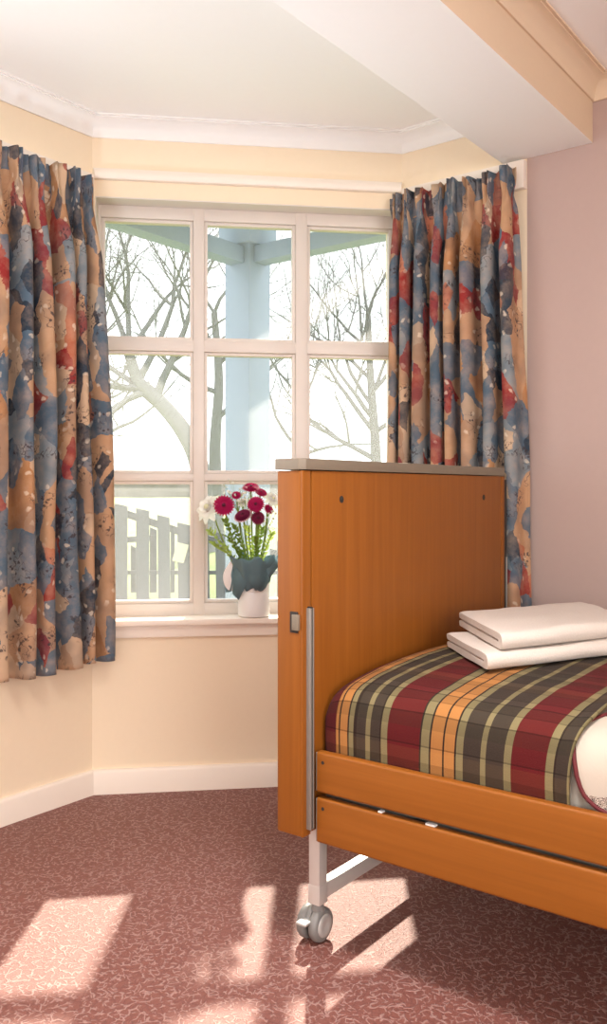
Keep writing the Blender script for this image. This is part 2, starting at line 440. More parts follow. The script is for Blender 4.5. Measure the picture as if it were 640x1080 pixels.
# ------------------------------------------------------------------ window
win = bpy.data.objects.new('window_1', None); col.objects.link(win); win.location = f3(FW / 2, .09, ZS); win['kind'] = 'structure'
GS = [(.0355, .336), (.400, .708), (.775, 1.070)]
GZ = [(.656, 1.073), (1.124, 1.540), (1.605, 2.013)]
F0, F1, BD = .076, .135, .012
fr = MB()
ss = [S0, GS[0][0] - BD, GS[0][1] + BD, GS[1][0] - BD, GS[1][1] + BD, GS[2][0] - BD, GS[2][1] + BD, S1]
zz = [ZS, GZ[0][0] - BD, GZ[0][1] + BD, GZ[1][0] - BD, GZ[1][1] + BD, GZ[2][0] - BD, GZ[2][1] + BD, ZH]
for i in (0, 2, 4, 6): fr.box((ss[i], F0, ZS), (ss[i + 1], F1, ZH), .003, MF)
for i in (0, 2, 4, 6):
    for k in (1, 3, 5): fr.box((ss[k] - .002, F0 + .0015, zz[i]), (ss[k + 1] + .002, F1, zz[i + 1]), .003, MF)
fr.build('window_frame', M['frame'], win)
for (a, b) in GS:
    for (c, d) in GZ:
        g = MB().box((a - .004, .101, c - .004), (b + .004, .105, d + .004), 0, MF).build('pane', M['glass'], win, smooth=0)
        q = MB()
        o0, o1 = .086, .098
        for (s0, s1, z0, z1) in ((a - BD, a, c - BD, d + BD), (b, b + BD, c - BD, d + BD)):
            q.box((s0, o0, z0), (s1, o1 + .02, z1), .003, MF)
        for (z0, z1) in ((c - BD, c), (d, d + BD)): q.box((a - .001, o0 + .001, z0), (b + .001, o1 + .02, z1), .003, MF)
        q.build('glazing_bead', M['frame'], win)
sl = MB()
sl.box((-.0, -.040, .583), (FW - .0, .0775, .603), .004, MF)
sill = sl.build('window_sill', M['trim'], win)
MB().box((.004, -.015, .539), (FW - .004, .001, .584), .003, MF).build('apron', M['trim'], win)
MB().box((S0, .001, ZH - .004), (S1, .0765, ZH + .006), 0, MF).build('head_lining', M['frame'], win)
for s_ in (S0 - .005, S1 - .003): MB().box((s_, .001, ZS), (s_ + .008, .0765, ZH - .004), 0, MF).build('jamb_lining', M['frame'], win)
# unseen window added behind the viewer to let in fill light
w2 = bpy.data.objects.new('added_window_2', None); col.objects.link(w2); w2.location = (XB - .1, (WY0 + WY1) / 2, WZ0); w2['kind'] = 'structure'
f2 = MB()
for y in (WY0, -.5 - .03, WY1 - .06): f2.box((XB - .14, y, WZ0), (XB - .08, y + .06, WZ1), .003)
for z in (WZ0, WZ1 - .06): f2.box((XB - .14, WY0, z), (XB - .08, WY1, z + .06), .003)
f2.build('window_frame', M['frame'], w2)

w3 = bpy.data.objects.new('added_window_3', None); col.objects.link(w3); w3.location = ((LW0 + LW1) / 2, YL + .1, LZ0); w3['kind'] = 'structure'  # unseen window added past the left curtain to light the bay
f3_ = MB()
for k in range(4): x = LW0 + (LW1 - LW0 - .06) * k / 3; f3_.box((x, YL + .08, LZ0), (x + .06, YL + .14, LZ1), .003)
for k in range(4): z = LZ0 + (LZ1 - LZ0 - .06) * k / 3; f3_.box((LW0, YL + .081, z), (LW1, YL + .139, z + .06), .003)
f3_.build('window_frame', M['frame'], w3)

# ------------------------------------------------------------------ curtains
def curtain(name, P0, P1, nrm, ztop, zbot, nf, seed, flare0, flare1, deep, label, side_fn=None):
    rnd = random.Random(seed)
    P0, P1, nrm = Vector(P0), Vector(P1), Vector(nrm)
    d = (P1 - P0); L = d.length; d /= L
    nu, nv = nf * 26, 90
    amp = [rnd.uniform(.8, 1.18) for _ in range(nf + 3)]
    wid = [rnd.uniform(.7, 1.3) for _ in range(nf)]
    sk_ = [rnd.uniform(-1, 1) for _ in range(nf + 3)]
    cum = [0]
    for w in wid: cum.append(cum[-1] + w)
    cum = [c / cum[-1] for c in cum]
    H = ztop - zbot
    # fabric runs at an even rate per fold; position along the rail follows the fold widths
    def fn(t, q):
        g = t * nf; k = min(int(g), nf - 1); fr_ = g - k
        ph = 2 * PI * fr_
        x = (cum[k] + (cum[k + 1] - cum[k]) * fr_) * L
        zr = q * H
        am = amp[k] + (amp[k + 1] - amp[k]) * fr_
        skew = sk_[k] + (sk_[k + 1] - sk_[k]) * fr_
        body = sstep(.07, .32, zr)
        n1 = mnoise.noise(Vector((g * .9 + seed, zr * 1.1, seed * 3.1)))
        n2 = mnoise.noise(Vector((g * 2.3 + seed, zr * 2.6, 7.7)))
        s = -math.cos(ph)
        sp = math.copysign(abs(s) ** .85, s)
        depth = (.014 + (deep - .014) * body) * am * sp * (1 + .35 * n1) + .010 * body * n2
        sway = (.012 * skew * zr / H + .014 * n1 * body)
        omega = (.0025 + .0055 * body) * math.sin(2 * ph) * am
        head = 1 - sstep(.02, .13, zr)
        pinch = math.exp(-((zr - .088) / .03) ** 2)
        tri = abs((g * 3) % 1 - .5) * 4 - 1
        depth += .012 * tri * (head + .4 * pinch)
        # cloth bunched at the stitched neck of each pleat
        mid = fr_ - .5
        x += -mid * pinch * .35 * (cum[k + 1] - cum[k]) * L
        x += math.sin(g * 11.3 + seed) * .005 * head
        fl = (flare0 * (1 - t) ** 2 + flare1 * t ** 2) * (zr / H)
        p = P0 + d * (x + sway + omega + fl) + nrm * depth
        if side_fn: p += side_fn(t, zr / H)
        z = ztop - zr + (.005 * math.sin(g * 2.1 + seed) + .004 * sp) * (1 - q) + (.006 * math.sin(g * 1.3 + seed) + .004 * s) * q
        return Vector((p.x, p.y, z))
    run = [0.0]; pv = fn(0, .6)
    for i in range(1, nu + 1):
        c_ = fn(i / nu, .6); run.append(run[-1] + (c_ - pv).length); pv = c_
    mb = MB().grid(fn, nu, nv, lambda t, q: (run[int(round(t * nu))], -q * H))
    loc = Vector(((P0.x + P1.x) / 2, (P0.y + P1.y) / 2, zbot))
    o = mb.build(name, M['curtain'], None, smooth=180, loc=loc, recalc=False)
    m = o.modifiers.new('cloth', 'SOLIDIFY'); m.thickness = .0016; m.offset = 0
    return tag(o, label, 'curtain', 'floral pinch-pleat curtains at the bay window')

curtain('curtain', (1.20, 2.324), (1.915, 2.324), (0, -1), 2.102, .472, 10, 3, -.02, .055, .056,
        'floral blue, tan and red curtain hanging left of the window, nearest the left edge',
        lambda t, q: Vector((0, .035)) * sstep(.93, 1.0, t) + Vector((.012, .0)) * sstep(.93, 1, t) * q)
curtain('curtain', (2.652, 1.630), (2.652, 1.160), (-1, 0), 2.102, .470, 8, 11, .0, .055, .043,
        'floral blue, tan and red curtain hanging right of the window behind the wooden bed board')

# ------------------------------------------------------------------ bed
HX0, HX1, HY0, HY1 = 1.519, 2.573, 1.160, 1.232
FOOT = -0.95
bed = thing('bed', ((HX0 + HX1) / 2, .13, 0), 'wooden adjustable care bed with beech end board, side rails and grey casters', 'bed')
def end_board(y0, y1, face):
    """face = -1: the inner face looks to -y"""
    yi, yo = (y0, y1) if face < 0 else (y1, y0)
    g = .034
    b = MB()
    zb, zt = .285, 1.095
    core0, core1 = (y0 + .006, y1) if face < 0 else (y0, y1 - .006)
    b.box((HX0, core0, zb), (HX1, core1, zt), .004)
    e = b.build('end_board', M['wood_z'], bed)
    ya, yb_ = (y0, y0 + .0065) if face < 0 else (y1 - .0065, y1)
    MB().box((HX0 + .001, ya, zb), (HX0 + g - .004, yb_, zt), .0015).build('edge_strip', M['wood_z'], e)
    MB().box((HX1 - g + .010, ya, zb), (HX1 - .001, yb_, zt), .0015).build('edge_strip', M['wood_z'], e)
    MB().box((HX0 + g + .001, ya, zb + .10), (HX1 - g + .006, yb_, zt), .0015).build('inset_panel', M['wood_z'], e)
    cp = MB()
    c = .012
    poly = [(HX0 - .004 + c, y0 - .004), (HX1 + .004 - c, y0 - .004), (HX1 + .004, y0 - .004 + c), (HX1 + .004, y1 + .004), (HX0 - .004, y1 + .004), (HX0 - .004, y0 - .004 + c)]
    cp.prism(poly, zt + .002, zt + .027, .002)
    cp.build('cap_rail', M['grey_cap'], e)
    if face < 0:
        for x in (1.669, 2.423):
            MB().lathe([(0, -.002), (.0035, -.0022), (.0042, -.001), (.0085, -.0006), (.009, .003)], (x, ya, 1.030), 20, (0, 1, 0)).build('screw_hole', M['dark'], e)
    return e
board = end_board(HY0, HY1, -1)
end_board(FOOT - .072, FOOT, 1)
# guide channels the side rails slide in, on the inner edge strips
for x0, dx in ((HX0 + .0125, 1),):
    ch = MB()
    ch.box((x0 + .001, HY0 - .012, .30), (x0 + .0058, HY0 + .002, .790), .001)
    ch.box((x0 + .0102, HY0 - .012, .30), (x0 + .0145, HY0 + .002, .790), .001)
    g_ = ch.build('guide_channel', M['steel'], board)
    MB().box((x0 + .0052, HY0 - .0105, .302), (x0 + .0108, HY0 + .001, .793), 0).build('channel_slot', M['dark'], g_)
lt = MB(); lt.box((HX0 - .003, HY0 + .012, .735), (HX0 + .004, HY0 + .034, .782), .0015)
la = lt.build('release_catch', M['dark'], board)
MB().box((HX0 - .0055, HY0 + .008, .741), (HX0 + .003, HY0 + .027, .776), .0015).build('catch_button', M['grey_cap'], la)
MB().box((HX1 + .0005, HY0 - .002, .30), (HX1 + .013, HY0 + .050, 1.085), .002).build('gap_shadow_strip', M['dark'], board)  # dark strip standing in for the shadow beyond the board's edge
MB().box((HX1 + .004, HY0 - .006, .50), (HX1 + .009, HY0 + .002, .84), .001).build('side_track', M['steel'], board)

RX = 1.553
for x0, x1 in ((RX, RX + .022), (HX1 - .056, HX1 - .034)):
    for z0, z1 in ((.380, .470), (.268, .368)):
        b = bmesh.new(); bmesh.ops.create_cube(b, size=1)
        lo, hi = (x0, FOOT + .012, z0), (x1, HY0 - .014, z1)
        for v in b.verts: v.co = Vector((lo[i] + (v.co[i] + .5) * (hi[i] - lo[i]) for i in range(3)))
        es = [e for e in b.edges if abs(e.verts[0].co.y - e.verts[1].co.y) > .5]
        bmesh.ops.bevel(b, geom=es, offset=.006, segments=3, affect='EDGES', profile=.6)
        mb = MB().bm(b); b.free()
        r = mb.build('side_rail', M['wood_y'], bed)
        MB().box((x0 + .001, HY0 - .0145, z0 + .002), (x1 - .001, HY0 - .0105, z1 - .002), .001).build('rail_end_cap', M['steel'], r)
        gl = MB().lathe([(0, .0), (.004, -.0002), (.0045, .002)], (x0 - .0003, HY0 - .030, z1 - .022), 12, (1, 0, 0))
        gl.build('rail_plug', M['dark'], r)
        if z0 > .3:
            for yy, hw in ((.985, .005), (.865, .011)):
                MB().box((x0 + .006, yy - hw, z0 - .0122), (x1 - .003, yy + hw, z0 - .0085), .001).build('rail_spacer', M['ribbon'], r)
# frame below the mattress
fm = MB()
for x in (RX + .05, HX1 - .10): fm.box((x, FOOT + .02, .315), (x + .03, HY0 - .002, .365), .003)
for y in (-.6, -.1, .4, .9): fm.box((RX + .05, y, .320), (HX1 - .07, y + .03, .360), .003)
fm.box((RX + .03, FOOT + .02, .366), (HX1 - .075, HY0 - .02, .396), .004)
fm.build('base_frame', M['steel'], bed)

def leg(x, y, inx):
    l = MB(); l.box((x - .0155, y - .0155, .118), (x + .0155, y + .0155, .330), .003)
    lg = l.build('leg', M['silver'], bed)
    MB().box((x - .0170, y - .0170, .090), (x + .0170, y + .0170, .136), .004).build('sleeve', M['silver'], lg)
    wx, wy = x + .004, y + .012
    c = MB()
    # twin wheels with a hood between them
    for sgn in (-1, 1):
        yc = wy + sgn * .017
        c.lathe([(.0, -.012), (.030, -.012), (.0365, -.0095), (.039, -.005), (.0395, 0), (.039, .005), (.0365, .0095), (.030, .012), (0, .012)], (wx, yc, .0395), 32, (0, 1, 0))
    cs = c.build('caster', M['caster'], lg)
    for sgn in (-1, 1):
        yc = wy + sgn * .0292
        MB().lathe([(0, .0018 ), (.010, .0020), (.013, .0035), (.0235, .003), (.026, .0012), (.0268, -.001)], (wx, yc - 0.0, .0395), 28, (0, sgn, 0)).build('wheel_disc', M['caster_disc'], cs)
    h = MB()
    pr = [(wx + .030 * math.cos(a), .0395 + .044 * math.sin(a)) for a in [PI * k / 14 for k in range(15)]]
    n = len(pr)
    for (y0, y1) in ((wy - .0055, wy + .0055),):
        vs = [(px, y0, pz) for px, pz in pr] + [(px, y1, pz) for px, pz in pr]
        h.add(vs, [list(range(n)), list(range(n, 2 * n))[::-1]] + [[i, (i + 1) % n, n + (i + 1) % n, n + i] for i in range(n)])
    h.lathe([(0, .070), (.015, .070), (.016, .074), (.013, .092), (0, .093)], (x, y, 0), 20)
    h.build('hood', M['caster'], cs)
    bl = MB(); bl.box((wx - .056, wy - .014, .052), (wx - .022, wy + .014, .058), .002, Matrix.Identity(4))
    bl.build('brake_pedal', M['caster_disc'], cs)
    return lg
LX0, LX1, LY = 1.630, 2.46, 1.200
for y in (LY, FOOT - .036):
    for x in (LX0, LX1): leg(x, y, 1)
    MB().box((LX0 + .01, y - .0135, .098), (LX1 - .01, y + .0135, .134), .003).build('crossbar', M['silver'], bed)

# mattress, bedding
def profile(inset, drop):
    """cross-section of the made bed, near side to far side: (x, z)"""
    near = [(1.581, .405), (1.579, .470), (1.577, .515), (1.579, .550), (1.587, .579), (1.603, .600), (1.630, .613), (1.68, .622), (1.76, .631), (1.90, .640)]
    far = [(2.20, .640), (2.35, .632), (2.43, .620), (2.475, .600), (2.496, .570), (2.505, .53), (2.507, .47), (2.505, .405)]
    pts = [Vector((x + inset, z - drop)) for x, z in near] + [Vector((x - inset, z - drop)) for x, z in far]
    out = []
    for i in range(len(pts) - 1):
        for k in range(5): out.append(pts[i].lerp(pts[i + 1], k / 5))
    out.append(pts[-1])
    for _ in range(3):
        out = [out[0]] + [(out[i - 1] + out[i] * 2 + out[i + 1]) / 4 for i in range(1, len(out) - 1)] + [out[-1]]
    return out
def arc(p):
    a = [0]
    for i in range(1, len(p)): a.append(a[-1] + (p[i] - p[i - 1]).length)
    return a
pm = profile(.021, .027)
def mat_fn(t, q):
    y = 1.120 + (FOOT + .05 - 1.120) * t
    p = pm[min(int(round(q * (len(pm) - 1))), len(pm) - 1)]
    e = min(1.120 - y, y - FOOT - .05)
    k = 1 - math.sqrt(max(0, 1 - (1 - min(1, e / .05)) ** 2))
    return Vector((p.x + (2.04 - p.x) * .03 * k, y, p.y - (p.y - .40) * .25 * k))
mm = MB().grid(mat_fn, 60, len(pm) - 1)
m_o = mm.build('mattress', M['sheet'], None, smooth=60, loc=(2.04, .1, .40))
bmx = bmesh.new(); bmx.from_mesh(m_o.data)
bmesh.ops.holes_fill(bmx, edges=[e for e in bmx.edges if e.is_boundary], sides=0)
bmesh.ops.recalc_face_normals(bmx, faces=bmx.faces); bmx.to_mesh(m_o.data); bmx.free()
tag(m_o, 'white sheeted mattress low on the bed, glimpsed between plaid blanket and maroon piping', 'mattress')

pb = profile(0, 0); ab = arc(pb)
Y_B0, Y_B1 = 1.148, .578
def wr(y, x, z, s=1.0):
    return s * (.0045 * mnoise.noise(Vector((x * 5, y * 7, z * 4))) + .002 * mnoise.noise(Vector((x * 17, y * 15, z * 11))))
def bl_fn(t, q):
    y = Y_B0 + (Y_B1 - Y_B0) * t
    p = pb[min(int(round(q * (len(pb) - 1))), len(pb) - 1)]
    e = Y_B0 - y
    k = 1 - math.sqrt(max(0, 1 - (1 - min(1, e / .07)) ** 2))
    top = sstep(.52, .60, p.y)
    x = p.x + (.010 * k if p.x < 2 else -.010 * k)
    z = p.y - k * .030 * top
    w = wr(y, p.x, p.y)
    z += w * top; x -= w * (1 - top) * (1 if p.x < 2 else -1)
    # the cut edge lies a little slack over the duvet
    s = sstep(.03, .0, y - Y_B1)
    z += .004 * s * top; x -= .003 * s * (1 - top)
    return Vector((x, y + .010 * math.sin(q * 9) * sstep(.3, 1, t) + (.012 * sstep(.45, .62, p.y) * -1) * t, z))
bb = MB().grid(bl_fn, 110, len(pb) - 1, lambda t, q: ((Y_B0 - Y_B1) * t, ab[int(round(q * (len(ab) - 1)))]))
bo = bb.build('blanket', M['plaid'], None, smooth=180, loc=(2.04, .86, .41), recalc=True)
m = bo.modifiers.new('thick', 'SOLIDIFY'); m.thickness = .006; m.offset = -1
tag(bo, 'plaid wool blanket in maroon, orange, khaki and dark brown spread over the bed end', 'blanket')

# duvet with maroon piping, its hem rising to tuck in beneath the blanket
pd = profile(.008, .012); ad = arc(pd)
HEM = [(-.9, .440), (.40, .448), (.47, .455), (.51, .463), (.535, .472), (.555, .487), (.566, .508), (.574, .535), (.580, .570), (.60, .585)]
ND = 70
def arc_at_z(z):
    for i, p in enumerate(pd):
        if p.y >= z: 
            if i == 0: return 0
            a, b = pd[i - 1], pd[i]; f = (z - a.y) / max(1e-6, b.y - a.y)
            return ad[i - 1] + f * (ad[i] - ad[i - 1])
    return 0
def pt_at(a):
    for i in range(1, len(ad)):
        if ad[i] >= a:
            f = (a - ad[i - 1]) / (ad[i] - ad[i - 1]); return pd[i - 1].lerp(pd[i], f)
    return pd[-1]
DY0, DY1 = .600, -.88
def du_pos(t): return DY0 + (DY1 - DY0) * (t ** 1.7)
def du_fn(t, q):
    y = du_pos(t); a0 = arc_at_z(lerp_table(HEM, y)); a = a0 + (ad[-1] - .05 - a0) * (q ** 1.4)
    p = pt_at(a); top = sstep(.50, .60, p.y)
    w = wr(y + 4, p.x, p.y, 1.2)
    return Vector((p.x - .004 * (1 - top) - w * (1 - top), y, p.y + w * top))
dm = MB().grid(du_fn, 110, ND, lambda t, q: (.578 - du_pos(t), (lambda a0: (ad[-1] - .05 - a0) * q ** 1.4)(arc_at_z(lerp_table(HEM, du_pos(t))))))
du = dm.build('duvet', M['duvet'], None, smooth=180, loc=(2.04, -.1, .44), recalc=True)
m = du.modifiers.new('thick', 'SOLIDIFY'); m.thickness = .010; m.offset = -1
tag(du, 'white duvet with maroon piped hem and dark printed patch next to the plaid blanket', 'duvet')
hp = [du_fn(i / 80, 0.0) + Vector((-.002, 0, 0)) for i in range(0, 81)]
MB().tube(hp, .0042, 8).build('piping', M['maroon'], du, smooth=60)
up = []
for i in range(60):
    a = arc_at_z(.592) + i * .011
    p = pt_at(a); up.append(Vector((p.x, .588 - .45 * min(max(0, p.x - 1.63), .12) - .02 * max(0, p.x - 1.75), p.y + .003)))
MB().tube(up, .0036, 8).build('piping', M['maroon'], du, smooth=60)

# folded towels
def towel(C0, a_side, a_front, wide, long, z0, th, seed, label):
    """C0 front-left corner; the folded edge runs along the front direction"""
    ds = Vector((math.cos(math.radians(a_side)), math.sin(math.radians(a_side)), 0))
    df = Vector((math.cos(math.radians(a_front)), math.sin(math.radians(a_front)), 0))
    h = th / 2
    slit = .0012
    prof = []
    # outline of two layers joined by a rounded fold at the front (side distance d, height z)
    def layer_out():
        pts = []
        for k in range(13):
            a = -PI / 2 - PI * k / 12
            pts.append((h * 1.15 + h * 1.15 * math.cos(a), h + h * math.sin(a)))
        return pts
    fold = layer_out()
    nS = 14
    top = [(h * 1.15 + (wide - h * 1.7) * k / nS, th) for k in range(1, nS + 1)]
    cr = h / 2
    endt = [(wide - cr + cr * math.cos(a) * .9, h + slit / 2 + cr + cr * math.sin(a)) for a in [PI / 2 - PI * k / 6 for k in range(1, 7)]]
    inner = [(wide - cr - (wide - cr - h * 1.3) * k / nS, h + slit * (.5 - .2 * k / nS)) for k in range(1, nS + 1)]
    inner2 = [(h * 1.3 + (wide - cr - h * 1.3) * k / nS, h - slit * (.5 - .2 * (nS - k) / nS)) for k in range(0, nS + 1)]
    endb = [(wide - cr + cr * math.cos(a) * .9, h - slit / 2 - cr + cr * math.sin(a)) for a in [PI / 2 - PI * k / 6 for k in range(1, 7)]]
    bot = [(wide - h * .55 - (wide - h * 1.7) * k / nS, 0) for k in range(1, nS)]
    prof = fold + top + endt + inner + inner2 + endb + bot
    n = len(prof); nl = 46
    mb = MB(); vs = []
    for j in range(nl + 1):
        u = j / nl; l = u * long
        e = min(l, long - l)
        rr = sstep(0, .012, e)
        for (d, z) in prof:
            sh = 1 - .22 * (1 - rr)
            lay = h * (.5 if z < h else 1.5)
            zz = lay + (z - lay) * sh
            p = Vector(C0) + ds * d + df * l
            nz = mnoise.noise(Vector((l * 7 + seed, d * 9, z * 20 + seed)))
            nz2 = mnoise.noise(Vector((l * 26 + seed, d * 26, seed)))
            lift = (.0035 * nz + .0012 * nz2) * (.15 + z / th)
            p += df * (.004 * nz * (1 if u > .5 else -1)) * (1 - rr)
            p += ds * (.003 * mnoise.noise(Vector((l * 9, seed, z * 30))))
            p.z = z0 + zz + lift
            vs.append(p)
    fs = [[j * n + k, j * n + (k + 1) % n, (j + 1) * n + (k + 1) % n, (j + 1) * n + k] for j in range(nl) for k in range(n)]
    mb.add(vs, fs)
    # close the layered ends, upper and lower leaf
    i_fold = len(fold); 
    for base, rev in ((0, False), (nl * n, True)):
        idx = list(range(n))
        f = [base + i for i in idx]
        mb.add([], [])
        mb.f.append(f[::-1] if rev else f); mb.mi.append(0); mb.uv.append(None)
    o = mb.build('towel', M['towel'], None, smooth=60, loc=Vector(C0) * 1.0 + Vector((0, 0, z0)))
    return tag(o, label, 'towel', 'folded white towels on the bed')
towel((1.800, .850, 0), 45, -25, .315, .50, .644, .037, 1, 'folded white towel lying directly on the plaid blanket, lower of two')
towel((1.845, .838, 0), 42, -24, .375, .46, .684, .040, 5, 'folded white towel on top of another folded towel, upper of two')

# ------------------------------------------------------------------ flowers on the sill
VC = f3(.562, .012, .603)
vase = thing('vase', VC, 'white frosted vase on the window sill wrapped with teal paper', 'vase')
MB().lathe([(0, .001), (.050, .001), (.0555, .004), (.057, .012), (.0565, .05), (.0545, .085), (.053, .092), (.0495, .092), (.049, .012), (0, .010)], VC, 40).build('body', M['porcelain'], vase)
cl = MB().lathe([(.0535, .0905), (.0555, .092), (.0555, .130), (.054, .133), (.0505, .133), (.0500, .0915)], VC, 40).build('collar', M['porcelain'], vase)
tdir = Vector((-.7, -.72, 0)).normalized(); tn = Vector((-tdir.y, tdir.x, 0))
tb = MB()
for k in range(1): 
    rot = Matrix.Translation(VC + tdir * .0558 + Vector((0, 0, .112))) @ Matrix.Rotation(math.atan2(tdir.y, tdir.x), 4, 'Z')
    tb.box((-.001, -.005, -.014), (.0022, .005, .014), .001, rot)
tb.build('clip', M['grey_tab'], vase)

wrap = MB()
VIEW = Vector((-.795, -.606, 0)); RGT = Vector((.606, -.795, 0))     # facing the room, and to the right along the sill
def wrap_fn(t, q):
    a = 2 * PI * t
    zig = abs((t * 9 + .2) % 1 - .5) * 2
    z = .100 + q * (.110 + .022 * (zig - .5) * q)
    r = .0595 + q ** 1.3 * (.020 + .012 * zig)
    low = (1 - q) * (.035 * max(0, math.sin(a * 2.5 + 1)) )
    return VC + Vector((math.cos(a) * r, math.sin(a) * r, z + low * .9 + .006 * math.sin(a * 7)))
wrap.grid(wrap_fn, 72, 10)
def flap(dirv, w, n=10):
    side = Vector((-dirv.y, dirv.x, 0))
    def fn(t, q):
        r = .060 + .062 * math.sin(q * PI * .55)
        z = .200 - .115 * q ** 1.5 + .02 * math.sin(q * PI)
        ww = w * (1 - q) ** .6 * 1.0 + .004
        return VC + dirv * (r - .012 * (2 * t - 1) ** 2) + side * (2 * t - 1) * ww + Vector((0, 0, z - .012 * (2 * t - 1) ** 2))
    wrap.grid(fn, 8, n)
def sheet(pts):
    o = [VC + RGT * x + UZ_ * z + VIEW * y for x, y, z in pts]
    wrap.add(o, [[0, 1, 2, 3], [3, 2, 4, 5]] if len(o) == 6 else [list(range(len(o)))])
UZ_ = Vector((0, 0, 1))
sheet([(-.050, .030, .205), (-.018, .060, .200), (-.022, .066, .120), (-.072, .040, .150), (-.050, .055, .064), (-.072, .045, .085)])
sheet([(-.020, .060, .205), (.045, .050, .200), (.050, .062, .140), (-.015, .066, .170), (.012, .074, .098), (-.012, .070, .130)])
sheet([(.040, .050, .205), (.082, .020, .212), (.088, .030, .180), (.050, .058, .160), (.066, .050, .150), (.058, .056, .140)])
sheet([(-.050, .020, .205), (-.085, .000, .185), (-.110, .002, .130), (-.070, .035, .140), (-.100, .010, .085), (-.080, .030, .090)])
wo = wrap.build('wrapping_paper', M['teal'], vase, smooth=15, recalc=False)
wo.modifiers.new('t', 'SOLIDIFY').thickness = .001
LB = -RGT * .95 + VIEW * .3
rp = [VC + LB * r + Vector((0, 0, z)) for r, z in ((.078, .200), (.088, .178), (.098, .150), (.094, .122), (.080, .104), (.064, .098))]
rb = MB(); pth = smooth_path(rp, 5)
rad = [.004 + .011 * math.sin(min(1, k / 14) * PI * .5) * (1 if k < 20 else (len(pth) - k) / 8) for k in range(len(pth))]
vs = []
for k, p in enumerate(pth):
    dd = (pth[min(k + 1, len(pth) - 1)] - pth[max(k - 1, 0)]).normalized()
    w_ = dd.cross(VIEW).normalized() * max(.0035, rad[k])
    vs += [p - w_ , p + VIEW * .002, p + w_, p - VIEW * .002]
rb.add(vs, [[k * 4 + j, k * 4 + (j + 1) % 4, (k + 1) * 4 + (j + 1) % 4, (k + 1) * 4 + j] for k in range(len(pth) - 1) for j in range(4)])
rbo = rb.build('ribbon', M['ribbon'], wo, smooth=50)

def ipos(px, py, toward=0.0):
    """a spot above the vase: px to the right and py up (metres) in the plane of the bouquet"""
    return VC + RGT * px + Vector((0, 0, py)) + VIEW * toward
def petal_ring(mb, c, n_, up, R, r0, wid, tilt, count, phase, cupped=.2, pointed=.5):
    """leaf-shaped petals round a centre"""
    for k in range(count):
        a = 2 * PI * (k + phase) / count
        e = (n_[0] * math.cos(a) + n_[1] * math.sin(a))
        side = (n_[0] * -math.sin(a) + n_[1] * math.cos(a))
        vs = []
        m_ = 6
        for i in range(m_ + 1):
            t = i / m_; r = r0 + (R - r0) * t
            ww = wid * math.sin(PI * min(1, (t * .82 + .14))) ** .8
            hgt = math.sin(tilt) * (R - r0) * t - cupped * R * t * t
            base = c + e * (r0 + (R - r0) * t * math.cos(tilt)) + up * hgt
            vs += [base - side * ww + up * .12 * ww, base - up * .06 * ww, base + side * ww + up * .12 * ww]
        mb.add(vs, [[i * 3 + j, i * 3 + j + 1, (i + 1) * 3 + j + 1, (i + 1) * 3 + j] for i in range(m_) for j in range(2)])
def bloom(name, px, py, tw, R, face, mat, eye, label, cat, group, seed, rim=False, style='daisy', stemtop=True):
    rnd = random.Random(seed)
    c = ipos(px, py, tw)
    root = thing(name, c, label, cat, group)
    up = Vector(face).normalized(); a = up.orthogonal().normalized(); b = up.cross(a)
    pt = MB()
    if style == 'daisy':
        for R_, r0, ti, n_, ph, cu in ((1.0, .18, .10, 22, 0, .06), (.90, .15, .28, 20, .4, .06), (.74, .12, .46, 18, .2, .05), (.55, .08, .70, 14, .6, .05), (.36, .04, .95, 10, .3, .0)):
            petal_ring(pt, c + up * R * .02, (a, b), up, R * R_, R * r0, R * .15, ti + rnd.uniform(-.03, .03), n_, ph, cu)
        # domed bed of short petals under the rings
        pt.lathe([(R * .70, -R * .02), (R * .55, R * .12), (R * .3, R * .22), (0, R * .26)], c, 20, up)
    else:
        for R_, ti, n_, ph, cu in ((1.0, .15, 9, 0, .30), (.88, .5, 8, .5, .22), (.66, .85, 7, .2, .1), (.42, 1.1, 6, .6, .0)):
            petal_ring(pt, c, (a, b), up, R * R_, R * .06, R * .27, ti, n_, ph, cu)
        pt.lathe([(R * .40, -R * .02), (R * .3, R * .12), (0, R * .2)], c, 16, up)
    po = pt.build('petals', mat, root, smooth=50, recalc=False)
    if rim:
        rm = MB(); petal_ring(rm, c - up * R * .03, (a, b), up, R * 1.12, R * .5, R * .15, .10, 24, .3, .04)
        rm.build('outer_petals', M['petal_rim'], root, smooth=50, recalc=False)
    ce = MB().lathe([(R * .17, R * .24), (R * .15, R * .33), (R * .08, R * .38), (0, R * .40)], c, 14, up)
    ce.build('flower_centre', eye, root)
    foot = VC + RGT * (px * .22) + Vector((0, 0, .15)) + VIEW * (.012 * rnd.uniform(-1, 1))
    mid = c.lerp(foot, .5) + RGT * px * .12 - up * R * .3
    sp_ = smooth_path([c - up * .002, c - up * R * .45 - Vector((0, 0, R * .2)), mid, foot], 5)
    MB().tube(sp_, [.0034] + [.0029] * (len(sp_) - 1), 7).build('stem', M['stem'], root)
    return root
K1 = .003365   # metres per photo pixel at the sill
def pxy(x, y): return ((x - 268) * K1, (651 - y) * K1 - .002)
UPV = Vector((0, 0, 1))
GR = 'crimson blooms in the bouquet'
